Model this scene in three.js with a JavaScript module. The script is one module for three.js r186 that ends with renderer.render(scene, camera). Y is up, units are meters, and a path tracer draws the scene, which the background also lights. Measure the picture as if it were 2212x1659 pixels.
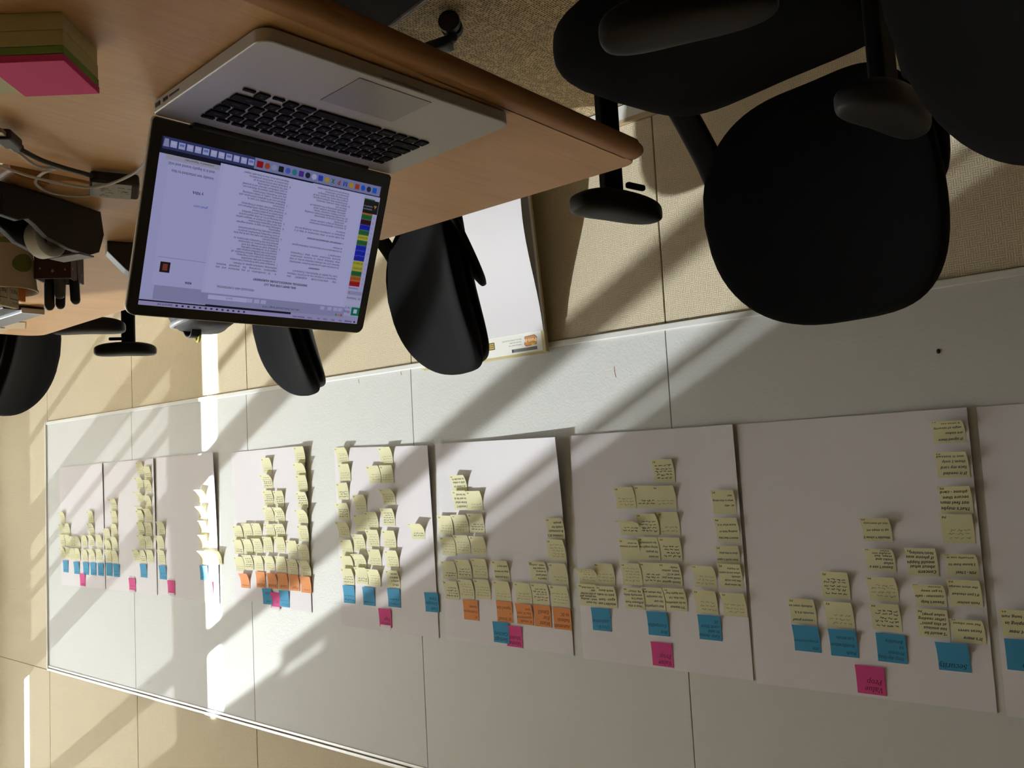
import * as THREE from 'three';
import { RoundedBoxGeometry } from 'three/addons/geometries/RoundedBoxGeometry.js';
import { RectAreaLightUniformsLib } from 'three/addons/lights/RectAreaLightUniformsLib.js';
import * as BGU from 'three/addons/utils/BufferGeometryUtils.js';

// ---------------------------------------------------------------- camera, sky, sun, exposure
// World: the whiteboard wall is the plane z = 0, x runs along it towards the windows, y is up. The photographer held the phone upside down.
const scene = new THREE.Scene();
const camera = new THREE.PerspectiveCamera(47.66, 2212 / 1659, 0.05, 60);
{
  const yaw = 0.700246, pitch = -0.08266, roll = 3.0881305;
  const d = new THREE.Vector3(Math.sin(yaw) * Math.cos(pitch), Math.sin(pitch), -Math.cos(yaw) * Math.cos(pitch));
  const r = d.clone().cross(new THREE.Vector3(0, 1, 0)).normalize(), u = r.clone().cross(d);
  camera.position.set(0, 1.15, 2.4555);
  camera.up.copy(u.multiplyScalar(Math.cos(roll)).addScaledVector(r, -Math.sin(roll)));
  camera.lookAt(camera.position.clone().add(d));
}
scene.background = new THREE.Color().setRGB(5.0, 4.7, 4.3);
const sun = new THREE.DirectionalLight(new THREE.Color().setRGB(0.97, 1.0, 1.05), 78);
sun.position.set(7.2 + 1.55 * 6, 2 + 0.82 * 6, 2.4 + 6);
sun.target.position.set(7.2, 2, 2.4);
sun.castShadow = true; sun.shadow.mapSize.set(4096, 4096);
Object.assign(sun.shadow.camera, { left: -9, right: 9, top: 7, bottom: -7, near: 0.1, far: 40 });
scene.add(sun, sun.target);
const renderer = new THREE.WebGLRenderer({ antialias: true });
renderer.toneMapping = THREE.LinearToneMapping;
renderer.toneMappingExposure = 1.22;
renderer.shadowMap.enabled = true;
RectAreaLightUniformsLib.init();

// ---------------------------------------------------------------- helpers
let seed = 7;
const rnd = () => { seed = (seed * 1664525 + 1013904223) >>> 0; return seed / 4294967296; };
const rr = (a, b) => a + (b - a) * rnd();
const used = {};
const numbered = (n) => { const k = used[n] = (used[n] ?? -1) + 1; return k ? n + '_' + String(k).padStart(3, '0') : n; };
const V = (x, y, z) => new THREE.Vector3(x, y, z);
function tag(o, label, category, group) { o.userData.label = label; o.userData.category = category; if (group) o.userData.group = group; return o; }
function thing(name, label, category, pos = [0, 0, 0], turn = 0, group) {
  const o = new THREE.Group(); o.name = numbered(name); scene.add(o); o.position.set(...pos); o.rotation.y = turn;
  return tag(o, label, category, group);
}
function mesh(name, geo, mat, parent = scene) {
  const m = new THREE.Mesh(geo, mat); m.name = parent === scene ? numbered(name) : name; m.castShadow = m.receiveShadow = true; parent.add(m); return m;
}
function struct(name, geo, mat) { const m = mesh(name, geo, mat); m.userData.kind = 'structure'; return m; }
const at = (g, x, y, z) => g.translate(x, y, z);
// a box between two corners, uv in metres on every face
function bx(x0, y0, z0, x1, y1, z1) {
  const g = new THREE.BoxGeometry(x1 - x0, y1 - y0, z1 - z0); g.translate((x0 + x1) / 2, (y0 + y1) / 2, (z0 + z1) / 2);
  return metric(g);
}
function metric(g) {
  const p = g.attributes.position, n = g.attributes.normal, uv = new Float32Array(p.count * 2);
  for (let i = 0; i < p.count; i++) {
    const ax = Math.abs(n.getX(i)), ay = Math.abs(n.getY(i)), az = Math.abs(n.getZ(i));
    if (az >= ax && az >= ay) { uv[2 * i] = p.getX(i); uv[2 * i + 1] = p.getY(i); }
    else if (ay >= ax) { uv[2 * i] = p.getX(i); uv[2 * i + 1] = p.getZ(i); }
    else { uv[2 * i] = p.getZ(i); uv[2 * i + 1] = p.getY(i); }
  }
  g.setAttribute('uv', new THREE.BufferAttribute(uv, 2)); return g;
}
const rbx = (w, h, d, r, seg = 2) => new RoundedBoxGeometry(w, h, d, seg, r);
const merge = (gs) => BGU.mergeGeometries(gs.map((g) => { const q = g.index ? g.toNonIndexed() : g; for (const k of Object.keys(q.attributes)) if (!['position', 'normal', 'uv'].includes(k)) q.deleteAttribute(k); return q; }));
function tube(pts, r, seg = 60, sides = 8) { return new THREE.TubeGeometry(new THREE.CatmullRomCurve3(pts.map((p) => V(...p))), seg, r, sides); }
function caps(pts, r, seg = 60, sides = 8) { return merge([tube(pts, r, seg, sides), at(new THREE.SphereGeometry(r, sides, 6), ...pts[0]), at(new THREE.SphereGeometry(r, sides, 6), ...pts[pts.length - 1])]); }
// superellipsoid cushion, optionally bent by f(v)
function cushion(a, b, c, e1, e2, f, nu = 40, nv = 24) {
  const g = new THREE.SphereGeometry(1, nu, nv), p = g.attributes.position, pw = (t, e) => Math.sign(t) * Math.pow(Math.abs(t), e), v = V();
  for (let i = 0; i < p.count; i++) {
    v.fromBufferAttribute(p, i); const h = Math.hypot(v.x, v.z) || 1e-9, cx = v.x / h, cz = v.z / h;
    v.set(a * pw(h, e1) * pw(cx, e2), b * pw(v.y, e1), c * pw(h, e1) * pw(cz, e2));
    if (f) f(v); p.setXYZ(i, v.x, v.y, v.z);
  }
  g.computeVertexNormals(); return g;
}
// flat strap swept along points: section w (across) by t
function strap(pts, w, t, across, seg = 40) {
  const c = new THREE.CatmullRomCurve3(pts.map((p) => V(...p))), P = [], I = [], A = V(...across).normalize();
  const N = 16;
  for (let i = 0; i <= seg; i++) {
    const o = c.getPointAt(i / seg), T = c.getTangentAt(i / seg), n = T.clone().cross(A).normalize(), a = n.clone().cross(T).normalize();
    for (let k = 0; k < N; k++) {
      const th = k / N * 2 * Math.PI, q = (x, e) => Math.sign(x) * Math.abs(x) ** e, u = q(Math.cos(th), .6) * w / 2, s = q(Math.sin(th), .6) * t / 2;
      P.push(o.x + a.x * u + n.x * s, o.y + a.y * u + n.y * s, o.z + a.z * u + n.z * s);
    }
  }
  for (let i = 0; i < seg; i++) for (let k = 0; k < N; k++) { const a = i * N + k, b = i * N + (k + 1) % N; I.push(a, b, a + N, b, b + N, a + N); }
  for (const [r, f] of [[0, 1], [seg * N, 0]]) for (let k = 1; k < N - 1; k++) f ? I.push(r, r + k + 1, r + k) : I.push(r, r + k, r + k + 1);
  const g = new THREE.BufferGeometry(); g.setAttribute('position', new THREE.Float32BufferAttribute(P, 3)); g.setAttribute('uv', new THREE.Float32BufferAttribute(new Float32Array(P.length / 3 * 2), 2)); g.setIndex(I); g.computeVertexNormals(); return g;
}
function prism(pts, depth, bevel = 0.002) { // outline in x,y extruded along z, centred
  const s = new THREE.Shape(pts.map(([x, y]) => new THREE.Vector2(x, y)));
  const g = new THREE.ExtrudeGeometry(s, { depth: depth - 2 * bevel, bevelEnabled: bevel > 0, bevelThickness: bevel, bevelSize: bevel, bevelSegments: 2, curveSegments: 8 });
  g.translate(0, 0, -(depth - 2 * bevel) / 2); return g;
}
function roundedShape(x0, y0, x1, y1, r) {
  const s = new THREE.Shape(), [a, b, c, d] = Array.isArray(r) ? r : [r, r, r, r]; // corners: x0y0, x1y0, x1y1, x0y1
  s.moveTo(x0 + a, y0); s.lineTo(x1 - b, y0); if (b) s.absarc(x1 - b, y0 + b, b, -Math.PI / 2, 0);
  s.lineTo(x1, y1 - c); if (c) s.absarc(x1 - c, y1 - c, c, 0, Math.PI / 2);
  s.lineTo(x0 + d, y1); if (d) s.absarc(x0 + d, y1 - d, d, Math.PI / 2, Math.PI);
  s.lineTo(x0, y0 + a); if (a) s.absarc(x0 + a, y0 + a, a, Math.PI, 1.5 * Math.PI); return s;
}
const lin = (r, g, b) => new THREE.Color().setRGB(r, g, b);
const std = (color, roughness = .7, extra = {}) => new THREE.MeshStandardMaterial({ color, roughness, ...extra });
function canvas(w, h, draw) { const c = document.createElement('canvas'); c.width = w; c.height = h; draw(c.getContext('2d'), w, h); return c; }
function ctex(c, srgb = true, rep) { const t = new THREE.CanvasTexture(c); if (srgb) t.colorSpace = THREE.SRGBColorSpace; t.wrapS = t.wrapT = THREE.RepeatWrapping; if (rep) t.repeat.set(...rep); t.magFilter = THREE.LinearFilter; return t; }
function dtex(n, f, srgb, rep) { // grey or colour texture from a function of pixel
  const d = new Uint8Array(n * n * 4);
  for (let y = 0; y < n; y++) for (let x = 0; x < n; x++) { const v = f(x, y), o = (y * n + x) * 4; for (let c = 0; c < 3; c++) d[o + c] = Math.max(0, Math.min(255, Math.round(255 * (Array.isArray(v) ? v[c] : v)))); d[o + 3] = 255; }
  const t = new THREE.DataTexture(d, n, n); t.magFilter = THREE.LinearFilter; t.wrapS = t.wrapT = THREE.RepeatWrapping; if (srgb) t.colorSpace = THREE.SRGBColorSpace; t.repeat.set(...rep); t.needsUpdate = true; return t;
}
function noiseGrid(n) { const a = new Float32Array(n * n); for (let i = 0; i < a.length; i++) a[i] = rnd(); return (x, y) => { x = ((x % n) + n) % n; y = ((y % n) + n) % n; const i = Math.floor(x), j = Math.floor(y), u = x - i, v = y - j, s = (t) => t * t * (3 - 2 * t), I = (i + 1) % n, J = (j + 1) % n; return (a[j * n + i] * (1 - s(u)) + a[j * n + I] * s(u)) * (1 - s(v)) + (a[J * n + i] * (1 - s(u)) + a[J * n + I] * s(u)) * s(v); }; }

// ---------------------------------------------------------------- materials
const N64 = noiseGrid(64), N256 = noiseGrid(256);
// woven wall fabric: little upright and lying dashes, one tile = 0.5 m
const weave = (() => { const K = 84, dir = new Uint8Array(K * K); for (let i = 0; i < dir.length; i++) dir[i] = rnd() < .5 ? 1 : 0; return (x, y, n) => { const u = x / n * K, v = y / n * K, i = Math.floor(u) % K, j = Math.floor(v) % K, fx = u % 1, fy = v % 1, d = dir[j * K + i]; const e = d ? Math.abs(fx - .5) * 2 : Math.abs(fy - .5) * 2; return 1 - Math.pow(e, 3); }; })();
const fabricMap = dtex(1024, (x, y) => { const h = weave(x, y, 1024), k = .80 + .2 * h + .05 * (N256(x / 4, y / 4) - .5); return [k * .90, k * .845, k * .735]; }, true, [2, 2]);
const fabricBump = dtex(1024, (x, y) => weave(x, y, 1024), false, [2, 2]);
const mFabric = std(0xffffff, .95, { map: fabricMap, bumpMap: fabricBump, bumpScale: .0006 });
const mGap = std(lin(.16, .12, .08), .9);
const boardBump = dtex(256, (x, y) => N64(x / 4, y / 4), false, [3, 3]);
const mBoard = new THREE.MeshPhysicalMaterial({ color: lin(.68, .69, .68), roughness: .52, bumpMap: boardBump, bumpScale: .0003 });
const mTrimWhite = std(lin(.78, .78, .76), .4);
const mAlu = std(lin(.72, .71, .69), .35, { metalness: .6 });
const mPaint = std(lin(.74, .71, .64), .85), mDarkWall = std(lin(.22, .18, .13), .9);
const mCeil = std(lin(.72, .60, .44), .9);
// loop-pile carpet: rows of pale loops with dark slits, one tile = 0.305 m
const carp = (() => { const R = 48, off = []; for (let i = 0; i < R; i++) off.push(rnd() * 30); return (x, y, n) => { const v = y / n * R, j = Math.floor(v) % R, fy = v % 1, u = x / n * 30 + off[j], i = Math.floor(u) % 30, fx = u % 1, q = Math.abs(Math.sin(i * 12.9898 + j * 78.233) * 43758.5453) % 1; const groove = Math.exp(-(((fy - .06) / .13) ** 2)) + Math.exp(-(((fy - 1.06) / .13) ** 2)), slit = q > .22 && fx < .30 + .35 * q ? Math.exp(-(((fy - .2) / .2) ** 2)) * Math.sin(Math.PI * fx / (.30 + .35 * q)) ** .5 : 0; return Math.max(0, 1 - .38 * groove - .95 * slit); }; })();
const carpetMap = dtex(1024, (x, y) => { const h = carp(x, y, 1024), m = .9 + .2 * (N64(x / 32, y / 32) - .5) + .16 * (N256(x / 3, y / 3) - .5), k = (.20 + .74 * h) * m; return [k * 1.0, k * .89, k * .69]; }, true, [1 / .33, 1 / .33]);
const carpetBump = dtex(1024, (x, y) => carp(x, y, 1024), false, [1 / .33, 1 / .33]);
const mCarpet = std(0xffffff, .97, { map: carpetMap, bumpMap: carpetBump, bumpScale: .0025 });
const carpetMapB = carpetMap.clone(), carpetBumpB = carpetBump.clone(); for (const t of [carpetMapB, carpetBumpB]) { t.rotation = Math.PI / 2; t.needsUpdate = true; }
const mCarpetB = std(0xffffff, .97, { map: carpetMapB, bumpMap: carpetBumpB, bumpScale: .0025 });
// maple laminate, fine grain along z
const woodMap = dtex(1024, (x, y) => { const g = N256(x / 4, y / 90) * .5 + N256(x / 1.5 + 40, y / 40) * .3 + N64(x / 60, y / 160) * .4, k = .93 + .1 * (g - .6); return [k * .895, k * .70, k * .485]; }, true, [1, 1]);
const mWood = std(0xffffff, .42, { map: woodMap });
const mWoodEdge = std(lin(.42, .20, .07), .42);
const mPaper = std(lin(.80, .775, .825), .9);
const shadeCloth = (k, roughness) => new THREE.MeshPhysicalMaterial({ color: lin(k, k * .99, k * .97), transmission: 1, thickness: 0, roughness, ior: 1.05 });
const mShade = shadeCloth(.49, .755), mShadeDense = shadeCloth(.33, .77), mShadeSheer = shadeCloth(.72, .85);
const mGlass = new THREE.MeshPhysicalMaterial({ color: lin(.96, .98, .97), transmission: 1, thickness: 0, roughness: 0, ior: 1.5 });
const mFrame = std(lin(.5, .5, .48), .5);
const chairWeave = dtex(256, (x, y) => (x + y) % 4 < 2 ? .4 + .3 * N256(x, y) : .8, false, [90, 90]);
const mSeat = new THREE.MeshPhysicalMaterial({ color: lin(.004, .004, .005), roughness: .92, specularIntensity: .3, bumpMap: chairWeave, bumpScale: .0002 });
const mShell = new THREE.MeshPhysicalMaterial({ color: lin(.004, .004, .0045), roughness: .55, specularIntensity: .3 });
const mPad = new THREE.MeshPhysicalMaterial({ color: lin(.016, .015, .015), roughness: .5, specularIntensity: .6 });
const mBlack = std(lin(.012, .012, .012), .5);
const mDarkMetal = std(lin(.03, .03, .03), .35, { metalness: .5 });
// ---------------------------------------------------------------- the room
const H = 4.5, XW = 7.2, X0 = -3, ZB = 6.6;
const floor = struct('floor', bx(X0, -.12, -.15, XW + .2, -.008, ZB), mCarpet);
for (let i = 0; i < 10; i++) for (let k = 0; k < 7; k++) { // carpet tiles where the photo sees the floor, the pile turned from tile to tile
  const x = -1.0 + i * .61, z = .035 + k * .61;
  mesh('carpet_tile', at(metric(new THREE.BoxGeometry(.609, .008, .609)), x + .305, -.004, z + .305), (i + k) % 2 ? mCarpet : mCarpetB, floor);
}
struct('ceiling', bx(X0, H, -.15, XW + .2, H + .12, ZB), mCeil);
struct('wall_south', bx(X0 - .15, 0, ZB, XW + .2, H, ZB + .15), mDarkWall);
struct('wall_west', bx(X0 - .15, 0, -.15, X0, H, ZB), mDarkWall);
// the panelled wall: a dark backing with fabric panels below and above the whiteboard, joints left open
const north = struct('wall_north', bx(X0 - .15, -.1, -.15, XW + .2, H, -.022), mGap);
const JX = []; for (let s = 7.3885; s > X0 - 1.2; s -= 1.1962) JX.push(s); // joints at 6.19, 5.0, 3.8, 2.6, 1.41 ...
const YB0 = .752, YB1 = 2.395, XE = 6.19;                                  // whiteboard bottom, top, far end
const panel = (x0, y0, x1, y1, z1 = 0) => at(metric(rbx(x1 - x0, y1 - y0, .02, .003, 1)), (x0 + x1) / 2, (y0 + y1) / 2, z1 - .01);
for (let i = 0; i < JX.length - 1; i++) {
  const b = Math.min(JX[i], XW) - .0015, a = Math.max(JX[i + 1], X0) + .0015;
  if (b - a < .02) continue;
  if (a > XE - .1) { mesh('fabric_panel', panel(a, .058, b, YB1 - .001), mFabric, north); }
  else mesh('fabric_panel', panel(a, .058, b, YB0 - .0025), mFabric, north);
  mesh('fabric_panel', panel(a, YB1 + .002, b, H - .003), mFabric, north);
}
// skirting: white cable duct with a tan strip over it
for (let x = -1.2; x < XW; x += 1.22) {
  const b = struct('baseboard_north', bx(Math.max(x, X0) + .001, 0, -.02, Math.min(x + 1.22, XW) - .001, .046, .022), mTrimWhite);
}
struct('trim_1', bx(X0, .046, -.02, XW, .058, .02), std(lin(.5, .39, .25), .8));

// window wall: sill wall, piers and header in pieces round the openings
const east = struct('wall_east', bx(XW, 0, -.15, XW + .15, .5, ZB), mPaint);
const eb = (n, y0, y1, z0, z1, m = mPaint, t = .03) => mesh(n, bx(XW, y0, z0, XW + t, y1, z1), m, east);
eb('header', 4.12, H, -.15, ZB, mPaint, .15);
eb('pier', .5, 4.12, -.15, .02);
// a fin of the facade outside, which keeps the sun off the last half metre of the wall
mesh('facade_fin', bx(XW + .3, -.5, -.8, XW + .34, 2.98, .655), mPaint, east); mesh('facade_fin', bx(XW + .3, 2.98, -.8, XW + .34, 4.7, .575), mPaint, east);
eb('pier', .5, 4.12, 1.72, 1.942);
eb('pier', .5, 4.12, 4.92, ZB, mPaint, .15);
for (const [a, b] of [[1.225, 1.28], [1.71, 1.96], [2.09, 2.14], [2.28, 2.335]]) eb('mullion', a, b, -.1, 1.94, mFrame, .02);
for (const [a, b] of [[2.63, 2.81], [3.54, 3.68]]) eb('mullion', a, b, -.1, 4.92, mFrame, .02);
for (const [a, b] of [[1.225, 1.28], [1.71, 1.96], [2.245, 2.30]]) eb('mullion', a, b, 2.02, 4.92, mFrame, .02);
eb('mullion', 3.955, 4.02, 2.66, 4.92, mFrame, .02); eb('mullion', 4.0, 4.055, -.1, 2.36, mFrame, .02);
eb('bracket', 3.925, 4.02, 2.36, 2.68, mFrame, .02); eb('bracket', 4.02, 4.12, 2.57, 2.80, mFrame, .02);
for (const [n, z0, z1] of [[1, .02, 1.72], [2, 1.90, 4.92]]) { const g = struct('window_' + n, bx(XW + .06, .5, z0, XW + .066, 4.12, z1), mGlass); }
tag(mesh('roller_shade', bx(XW - .012, .45, .015, XW - .011, 4.2, .366), mShadeSheer), 'narrow strip of pale translucent roller shade in the corner by the fabric wall', 'shade');
tag(mesh('roller_shade', bx(XW - .012, .45, .424, XW - .011, 4.2, 1.80), mShadeDense), 'pale translucent roller shade nearest the whiteboard wall', 'shade');
tag(mesh('roller_shade', bx(XW - .012, .45, 2.0, XW - .011, 4.2, 5.0), mShade), 'wide pale translucent roller shade further into the room', 'shade');

// whiteboard
const board = thing('whiteboard', 'long wall-mounted whiteboard of joined white panels with metal trim', 'whiteboard');
for (let i = 1; i < JX.length - 1; i++) { const b = Math.min(JX[i], XE) - .001, a = Math.max(JX[i + 1], X0) + .001; mesh('board_panel', at(metric(rbx(b - a, YB1 - YB0 - .054, .006, .002, 1)), (a + b) / 2, (YB0 + YB1) / 2 - .007, .0032), mBoard, board); }
mesh('bottom_trim', at(rbx(XE - X0, .022, .013, .004), (XE + X0) / 2, YB0 + .0105, .0067), mTrimWhite, board);
mesh('top_trim', at(merge([at(rbx(XE - X0, .016, .016, .004), 0, .018, 0), at(rbx(XE - X0, .013, .012, .003), 0, .0, -.002)]), (XE + X0) / 2, YB1 - .028, .0082), mAlu, board);
mesh('end_trim', at(rbx(.012, YB1 - YB0, .016, .003), XE, (YB0 + YB1) / 2, .0082), mAlu, board);
const mRed = std(lin(.7, .05, .06), .6);
for (const [x, y, dx, dy] of [[1.607, .905, .004, -.036], [2.93, .80, .003, -.018], [2.66, .79, .003, -.014]]) mesh('marker_stroke', caps([[x, y, .0064], [x + dx * .5 + .001, y + dy * .5, .0065], [x + dx, y + dy, .0064]], .0008, 8, 5), mRed, board);
const mag = tag(mesh('magnet', at(new THREE.SphereGeometry(.005, 12, 8).scale(1, 1.3, .6), .603, .937, .0078), mBlack), 'tiny black magnet on the whiteboard below the sheet with the Security note', 'magnet');

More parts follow.
